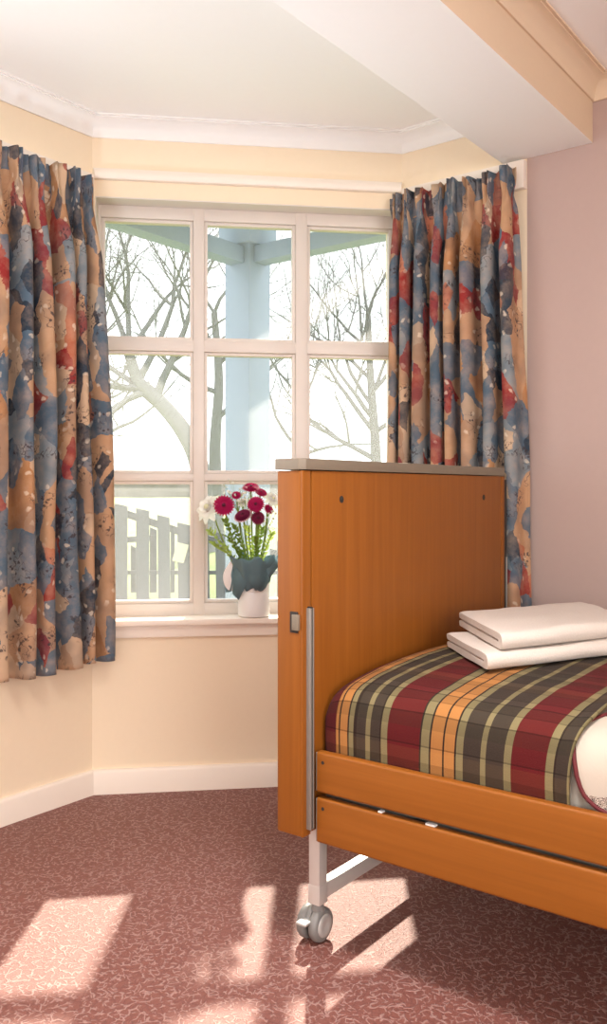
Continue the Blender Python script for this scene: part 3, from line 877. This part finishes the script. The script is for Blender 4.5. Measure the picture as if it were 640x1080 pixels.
for (x, y, tw, r, face, mat, lab, rim, seed) in (
    (237.5, 533, .045, 11.6, VIEW + UPV * .25, 'crimson', 'large round crimson flower at the left front of the bouquet', False, 1),
    (271, 532, .050, 9.6, VIEW + UPV * .45 - RGT * .1, 'crimson', 'round crimson flower at the right front of the bouquet, below the top blooms', False, 2),
    (265, 514.5, .010, 9.8, VIEW * .55 + UPV, 'crimson', 'crimson flower at the very top of the bouquet', False, 3),
    (275.5, 519.5, .012, 7.2, VIEW * .7 + UPV + RGT * .4, 'crimson', 'crimson flower just right of the topmost bloom', False, 4),
    (249.5, 522.5, .005, 5.4, VIEW * .9 + UPV * .6, 'crimson', 'small crimson bud flower upper left in the bouquet', False, 5),
    (257.5, 543.5, .055, 9.2, VIEW * .7 + UPV * .8 - RGT * .3, 'plum', 'plum flower with pale rim low in the middle of the bouquet', True, 6),
    (273, 546, .050, 7.8, VIEW + UPV * .3 + RGT * .2, 'plum', 'dark plum flower low on the right of the bouquet', False, 7),
    (284, 537, .020, 5.6, VIEW * .8 + UPV * .5 + RGT * .7, 'crimson', 'small crimson flower at the right edge of the bouquet by the bed board', True, 8)):
    q = pxy(x, y)
    bloom('crimson_flower', q[0], q[1], tw, r * K1, face, M[mat], M['flower_eye'], lab, 'flower', GR, seed, rim)
for (x, y, tw, r, face, lab, seed) in (
    (221, 536, .02, 17.5, VIEW * .8 + UPV * .5 - RGT * .6, 'large white flower drooping at the left of the bouquet', 21),
    (287, 527, -.01, 11.0, VIEW * .6 + UPV * .7 + RGT * .7, 'white flower at the upper right of the bouquet behind crimson ones', 22),
    (256, 530, -.005, 7.0, VIEW * .8 + UPV * .7, 'white flower in the middle of the bouquet between crimson blooms', 23)):
    q = pxy(x, y)
    bloom('white_flower', q[0], q[1], tw, r * K1, face, M['white_petal'], M['yellow_eye'], lab, 'flower', 'white blooms in the bouquet', seed, False, 'lily')
# greenery: leafy sprigs and white filler sprays
def leaf(mb, p, d, ln, w):
    d = d.normalized(); s = d.cross(VIEW).normalized(); u_ = s.cross(d)
    vs = []
    for i in range(6):
        t = i / 5; ww = w * math.sin(PI * min(1, t * .9 + .08)); b = p + d * ln * t + u_ * (ln * .18 * math.sin(t * 2.2)) - Vector((0, 0, ln * .12 * t * t))
        vs += [b - s * ww + u_ * ww * .25, b, b + s * ww + u_ * ww * .25]
    mb.add(vs, [[i * 3 + j, i * 3 + j + 1, (i + 1) * 3 + j + 1, (i + 1) * 3 + j] for i in range(5) for j in range(2)])
sprigs = [(222, 560, .02, 'pale leafy sprig reaching furthest left under the large white flower', 'leaf_pale'), (228, 573, .05, 'low leafy sprig over the left edge of the teal paper', 'leaf_pale'),
          (239, 549, .05, 'leafy sprig beneath the large round crimson flower', 'leaf'), (250, 556, .06, 'leafy sprig left of centre below the plum flower', 'leaf'),
          (263, 556, .065, 'leafy sprig in the middle of the bouquet stems', 'leaf_pale'), (277, 558, .05, 'leafy sprig below the dark plum flower at right', 'leaf'),
          (287, 563, .03, 'pale leafy sprig at the right by the wooden bed board', 'leaf_pale'), (243, 566, .06, 'short leafy sprig left of the stems just above the paper', 'leaf'), (271, 568, .06, 'short leafy sprig right of the stems just above the paper', 'leaf')]
for k, (x, y, tw, lab, mt) in enumerate(sprigs):
    rnd = random.Random(70 + k); q = pxy(x, y)
    tip = ipos(q[0], q[1], tw); foot = VC + RGT * q[0] * .22 + Vector((0, 0, .15)) + VIEW * .01
    root = thing('leaf_sprig', foot, lab, 'foliage', 'green sprigs in the bouquet')
    path = smooth_path([foot, foot.lerp(tip, .5) + UPV * .012, tip], 6)
    MB().tube(path, .0018, 6).build('stem', M['stem'], root)
    lv = MB()
    for i in range(3, len(path)):
        for sd in (-1, 1):
            d = (path[i] - path[i - 1]).normalized() + RGT * sd * rnd.uniform(.5, 1.0) + VIEW * rnd.uniform(-.3, .7) + UPV * rnd.uniform(-.1, .5)
            leaf(lv, path[i], d, rnd.uniform(.016, .030), rnd.uniform(.0028, .0055))
    lv.build('leaves', M[mt], root, smooth=60, recalc=False)
for k, (x, y, tw, lab) in enumerate(((258, 521, .0, 'spray of tiny white filler flowers between the top crimson blooms'), (283, 548, .02, 'spray of tiny white filler flowers low at the right of the bouquet'), (246, 514, -.02, 'spray of tiny white filler flowers rising upper left of the bouquet'))):
    rnd = random.Random(170 + k); q = pxy(x, y); c = ipos(q[0], q[1], tw); foot = VC + RGT * q[0] * .2 + Vector((0, 0, .15))
    root = thing('filler_spray', foot, lab, 'flower', 'white filler sprays in the bouquet')
    st = MB(); fl = MB()
    hub = foot.lerp(c, .7); st.tube(smooth_path([foot, hub], 3), .0015, 5)
    for i in range(15):
        p = c + RGT * rnd.uniform(-.035, .035) + UPV * rnd.uniform(-.03, .03) + VIEW * rnd.uniform(-.02, .03)
        st.tube([hub, hub.lerp(p, .6) + UPV * .004, p], .0007, 4)
        for j in range(3):
            up = Vector((rnd.uniform(-1, 1), rnd.uniform(-1, 1), rnd.uniform(0, 1))).normalized(); a = up.orthogonal().normalized()
            petal_ring(fl, p + up * .002, (a, up.cross(a)), up, .0052, .0005, .0022, .3, 5, 0, .1)
    st.build('stem', M['stem'], root); tag(fl.build('petals', M['white_petal'], root, smooth=50, recalc=False), kind='stuff')

# ------------------------------------------------------------------ outside
def out(px, d, z=None, py=None):
    """plan point d metres ahead of the viewer's wall, px to the side"""
    fx, fy = .7953, .6062
    return Vector((fx * d + fy * px, fy * d - fx * px, z if z is not None else 0))
gr = MB()
ZT = [(0, -.12), (11, -.12), (20, .15), (42, .70), (90, 1.0)]
def g_fn(t, q):
    d = 3.3 + t ** 2 * 85; w = (q - .5) * (16 + d * 2.6)
    p = out(w, d); p.z = lerp_table(ZT, d) + .03 * mnoise.noise(Vector((p.x * .6, p.y * .6, 0))); return p
gr.grid(g_fn, 60, 60)
struct(gr, 'ground', M['grass'], smooth=180)

pf = thing('porch_post', (3.171, 2.768, -.12), 'blue grey porch post outside the middle of the window, carrying two beams', 'post')
PX, PY, PW = 3.190, 2.772, .078
q = MB(); q.box((PX - PW, PY - PW, -.12), (PX + PW, PY + PW, 2.30), .006); q.build('post', M['post'], pf)
q = MB(); q.box((PX - PW - .022, PY - PW - .022, 2.225), (PX + PW + .022, PY + PW + .022, 2.40), .006); q.build('capital', M['post'], pf)
q = MB(); q.box((-2.0, PY - .045, 2.135), (PX - PW + .002, PY + .045, 2.215), .004); q.build('beam', M['post'], pf)
q = MB(); q.box((PX - .045, -2.5, 2.140), (PX + .045, PY - PW + .002, 2.220), .004); q.build('beam', M['post'], pf)

# leaning picket fence
fe = thing('picket_fence', out(-1.5, 9.2, -.12), 'grey weathered picket fence with leaning boards on the grass outside', 'fence')
def P9(x, y, d=9.2): return out((x - 320) / 915.3 * d, d, 1.05 - (y - 517.64) / 915.3 * d)
def plank(mb, x0, x1, ytop, ybot, lean=0, d=9.2, slope=3, th=.03):
    c = [P9(x0 + lean, ytop, d), P9(x1 + lean, ytop + slope, d), P9(x1, ybot, d), P9(x0, ybot, d)]
    n = Vector((.7953, .6062, 0)) * th
    vs = c + [p + n for p in c]
    mb.add(vs, [[0, 1, 2, 3], [7, 6, 5, 4], [0, 4, 5, 1], [1, 5, 6, 2], [2, 6, 7, 3], [3, 7, 4, 0]])
for (x0, x1, yt, lean) in ((92, 104, 520, 0), (104, 115, 527, 0), (121, 134, 531, 0), (143.5, 157, 536, 0), (167, 179.5, 543, -1), (188, 201, 551, -1), (209, 221, 556, -1), (228, 240, 561, -1), (249, 261, 565, 0), (270, 282, 568, 0), (292, 304, 570, 0)):
    m_ = MB(); plank(m_, x0, x1, yt, 633, lean); m_.build('picket', M['picket'], fe, smooth=0)
for (a, b, w) in (((88, 527), (205, 566), 8), ((205, 566), (310, 588), 8), ((90, 573), (165, 567), 6), ((90, 604), (310, 604), 4)):
    m_ = MB(); pa, pb_ = P9(*a, 9.26), P9(*b, 9.26); hh = w / 915.3 * 9.2 / 2
    n = Vector((.7953, .6062, 0)) * .04; u_ = Vector((0, 0, hh))
    c = [pa + u_, pb_ + u_, pb_ - u_, pa - u_]; vs = c + [p + n for p in c]
    m_.add(vs, [[0, 1, 2, 3], [7, 6, 5, 4], [0, 4, 5, 1], [1, 5, 6, 2], [2, 6, 7, 3], [3, 7, 4, 0]]); m_.build('rail', M['picket'], fe, smooth=0)
for (x0, x1, yt) in ((138, 143, 575), (158, 165, 556), (180, 184, 560)):
    m_ = MB(); plank(m_, x0, x1, yt, 625, 0, 9.5); m_.build('narrow_picket', M['picket'], fe, smooth=0)
m_ = MB(); dd_ = 9.12
c = [P9(187, 572, dd_), P9(199, 575, dd_), P9(193.5, 594, dd_), P9(181.5, 591.5, dd_)]
n = Vector((.7953, .6062, 0)) * .012; vs = c + [p + n for p in c]
m_.add(vs, [[0, 1, 2, 3], [7, 6, 5, 4], [0, 4, 5, 1], [1, 5, 6, 2], [2, 6, 7, 3], [3, 7, 4, 0]])
tag(m_.build('notice_board', M['board_panel'], None, smooth=0, loc=c[3]), 'small blank cream board tilted on the picket fence outside', 'board')

# bare trees
def branch(mb, p, d, ln, r, depth, rnd, spread, upw):
    n = 5; path = [p]; q = p.copy(); dd = d.normalized()
    for i in range(n):
        dd = (dd + Vector((rnd.uniform(-1, 1), rnd.uniform(-1, 1), rnd.uniform(-1, 1))) * .20 + Vector((0, 0, upw))).normalized()
        q = q + dd * ln / n; path.append(q.copy())
    rads = [r * (1 - .5 * i / n) for i in range(n + 1)]
    mb.tube(path, rads, 6 if depth > 2 else 4, False)
    if depth <= 0: return
    for k in range(rnd.choice((2, 3, 3, 4))):
        i = rnd.randint(2, n); b = path[i]
        ax = Vector((rnd.uniform(-1, 1), rnd.uniform(-1, 1), rnd.uniform(-.4, .8))).normalized()
        nd = (dd * rnd.uniform(.5, 1) + ax * spread).normalized()
        branch(mb, b, nd, ln * rnd.uniform(.55, .82), rads[i] * rnd.uniform(.5, .72), depth - 1, rnd, spread, upw)
    branch(mb, path[-1], (dd + Vector((rnd.uniform(-.3, .3), rnd.uniform(-.3, .3), 0))), ln * .75, rads[-1] * .9, depth - 1, rnd, spread, upw)
def tree(base, trunk, r0, r1, depth, seed, ln, mat, label, spread=.8, upw=.03, limbs=None):
    rnd = random.Random(seed)
    zg = lerp_table(ZT, base.x * .7953 + base.y * .6062) - .08
    base = Vector((base.x, base.y, zg))
    root = thing('bare_tree', base, label, 'tree', 'bare winter trees outside')
    tp = smooth_path(trunk, 5); n = len(tp)
    foot = Vector((trunk[0].x, trunk[0].y, zg))
    MB().tube([foot, foot + Vector((0, 0, .18))] + tp, [r0 * 1.45, r0 * 1.12] + [r0 + (r1 - r0) * i / (n - 1) for i in range(n)], 9).build('trunk', M[mat], root, smooth=60)
    br = MB()
    for (f, dr, l) in limbs:
        i = int(f * (n - 1)); branch(br, tp[i], Vector(dr), ln * l, (r0 + (r1 - r0) * f) * .62, depth, rnd, spread, upw)
    br.build('branches', M[mat], root, smooth=60)
def TP(x, y, d): return out((x - 320) / 915.3 * d, d, 1.05 - (y - 517.64) / 915.3 * d)
SR = Vector((.6062, -.7953, 0)); UZ = Vector((0, 0, 1)); FD = Vector((.7953, .6062, 0))
tree(TP(214, 540, 15), [TP(214, 545, 15), TP(210, 490, 15), TP(192, 452, 15), TP(165, 420, 15), TP(146, 402, 15), TP(136, 372, 15)], .19, .09, 5, 5, 1.5, 'bark_a', 'large bare tree leaning left, seen through the left panes', .85, .0,
     [(.55, -SR + UZ * .5, .9), (.62, SR * .5 + UZ, 1.1), (.75, -SR + UZ * .15, 1.0), (.8, UZ + SR * .5, 1.2), (.92, -SR * .3 + UZ, 1.0), (1.0, -SR * .8 + UZ * .5, 1.0), (1.0, SR * .6 + UZ, 1.0), (.68, -SR * .6 - UZ * .15, .7), (1.0, UZ, 1.15)])
tree(TP(228, 535, 19), [TP(228, 540, 19), TP(227, 470, 19), TP(231, 400, 19), TP(226, 330, 19)], .16, .07, 5, 17, 1.7, 'bark_a', 'bare tree just left of the porch post, behind the leaning tree', .9, .02,
     [(.5, SR + UZ * .6, .8), (.6, -SR + UZ * .5, .9), (.75, SR * .8 + UZ, 1.0), (.85, -SR * .7 + UZ, 1.0), (1.0, SR * .4 + UZ, 1.0), (1.0, -SR * .5 + UZ, 1.0)])
tree(TP(398, 530, 14), [TP(398, 540, 14), TP(396, 470, 14), TP(391, 400, 14), TP(388, 330, 14)], .10, .042, 5, 23, 1.25, 'bark_b', 'slender bare tree seen through the right panes beside the right curtain', .85, .05,
     [(.3, -SR + UZ * .4, 1.0), (.4, -SR * .8 + UZ * .7, 1.0), (.45, SR + UZ * .6, .8), (.55, -SR * .9 + UZ * .9, .9), (.65, SR * .7 + UZ, .8), (.75, -SR * .5 + UZ, .9), (1.0, SR * .3 + UZ, .8), (1.0, -SR * .5 + UZ, .9), (.5, -SR * .7 + UZ * .9 - FD * .3, 1.0), (.6, SR * .8 + UZ * .8, .9), (.85, -SR * .8 + UZ, .9), (.7, -SR + UZ * .6 + FD * .3, .9)])
tree(TP(316, 525, 24), [TP(316, 530, 24), TP(312, 470, 24), TP(318, 400, 24)], .13, .06, 4, 31, 1.8, 'bark_b', 'bare tree right of the porch post, further away than the others', .9, .04,
     [(.4, SR + UZ * .5, .9), (.5, -SR + UZ * .7, .9), (.7, SR * .7 + UZ, 1.0), (.85, -SR * .6 + UZ, 1.0), (1.0, SR * .4 + UZ, 1.0), (1.0, -SR * .2 + UZ, 1.0)])
tree(TP(60, 530, 20), [TP(60, 535, 20), TP(66, 460, 20), TP(76, 390, 20)], .15, .07, 4, 41, 1.8, 'bark_a', 'bare tree at the far left outside, its twigs entering the left panes', .9, .03,
     [(.4, SR + UZ * .4, 1.0), (.6, SR + UZ * .7, 1.0), (.8, SR * .6 + UZ, 1.0), (1.0, SR + UZ * .8, 1.0), (1.0, -SR + UZ, .8)])
# hedge along the far edge of the grass
hd = MB()
def h_fn(t, q):
    x = (t - .5) * 120; a = PI * q; p = out(x, 46)
    nz = mnoise.noise(Vector((x * .35, q * 3, 1))) + .5 * mnoise.noise(Vector((x * 1.3, q * 6, 4)))
    r = 1.4 * (1 + .30 * nz)
    return p + FD * (-math.cos(a) * r * 1.0) + UZ * (.65 + math.sin(a) * r * .95)
hd.grid(h_fn, 360, 14)
tag(hd.build('hedge', M['hedge'], None, smooth=180, loc=out(0, 46, .65)), 'long brownish winter hedge at the far edge of the grass', 'hedge')

# ------------------------------------------------------------------ light
w = bpy.data.worlds.new('overcast'); scene.world = w; w.use_nodes = True
nt = w.node_tree; bg = nt.nodes['Background']
bg.inputs[0].default_value = (.97, .985, 1, 1); bg.inputs[1].default_value = 2.8

def lamp(name, typ, loc, energy, color, direction=None, **kw):
    l = bpy.data.lights.new(name, typ); l.energy = energy; l.color = color
    for k, v in kw.items(): setattr(l, k, v)
    o = bpy.data.objects.new(name, l); col.objects.link(o); o.location = loc
    if direction: o.rotation_euler = Vector(direction).to_track_quat('-Z', 'Y').to_euler()
    return o
el = math.radians(38.5); az = math.radians(37.31 - 2.0)     # where the sun stands, beyond the window
sd = Vector((math.cos(az) * math.cos(el), math.sin(az) * math.cos(el), math.sin(el)))
lamp('sun', 'SUN', (6, 5, 6), 11.0, (1.0, .88, .72), -sd, angle=math.radians(1.2))
lamp('side_fill', 'AREA', ((LW0 + LW1) / 2, YL + .06, (LZ0 + LZ1) / 2), 12, (.86, .94, 1.0), (0, -1, .9), shape='RECTANGLE', size=LW1 - LW0, size_y=LZ1 - LZ0)  # added fill, tilted up to brighten the bay ceiling
lamp('back_fill', 'AREA', (XB - .03, (WY0 + WY1) / 2, (WZ0 + WZ1) / 2), 5, (1.0, .96, .93), (1, 0, -.02), shape='RECTANGLE', size=WZ1 - WZ0, size_y=WY1 - WY0)  # weak fill added at the unseen opening behind the viewer
lamp('near_fill', 'AREA', (-1.15, YB + .05, 1.30), 104, (1.0, .97, .95), (0, 1, 0), shape='RECTANGLE', size=2.0, size_y=1.5)  # added fill in front of a solid wall, no window there
lamp('bay_ceiling_fill', 'SPOT', (.95, 1.62, .25), 74, (.80, .92, 1.0), (.30, .0, 1), spot_size=math.radians(68), spot_blend=1.0, shadow_soft_size=.12)  # uplight added for the bay ceiling, no fixture
lamp('near_floor_fill', 'SPOT', (.95, .62, ZC - .03), 118, (1.0, .95, .93), (.10, .18, -1), spot_size=math.radians(72), spot_blend=1.0, shadow_soft_size=.08)  # downlight added to brighten the near floor, no fixture
lamp('overhead_fill', 'AREA', (.85, .30, ZC - .06), 20, (1.0, .94, .87), (0, 0, -1), shape='DISK', size=.9)  # broad overhead fill added for the room, no fixture

# ------------------------------------------------------------------ camera
cam = bpy.data.cameras.new('camera'); co = bpy.data.objects.new('camera', cam); col.objects.link(co)
co.location = (0, 0, 1.05); co.rotation_euler = (PI / 2, 0, math.radians(37.31 - 90))
cam.sensor_fit = 'HORIZONTAL'; cam.sensor_width = 36; cam.lens = 36 * 915.3 / 640
cam.shift_y = -22.36 / 640; cam.clip_start = .02; cam.clip_end = 300
scene.camera = co
vs_ = scene.view_settings
vs_.view_transform = 'Standard'; vs_.look = 'None'; vs_.exposure = 0.2; vs_.gamma = 1; vs_.use_curve_mapping = False
scene.cycles.use_denoising = True
scene.cycles.max_bounces = 12; scene.cycles.diffuse_bounces = 6; scene.cycles.transparent_max_bounces = 16
scene.cycles.caustics_reflective = False; scene.cycles.caustics_refractive = False
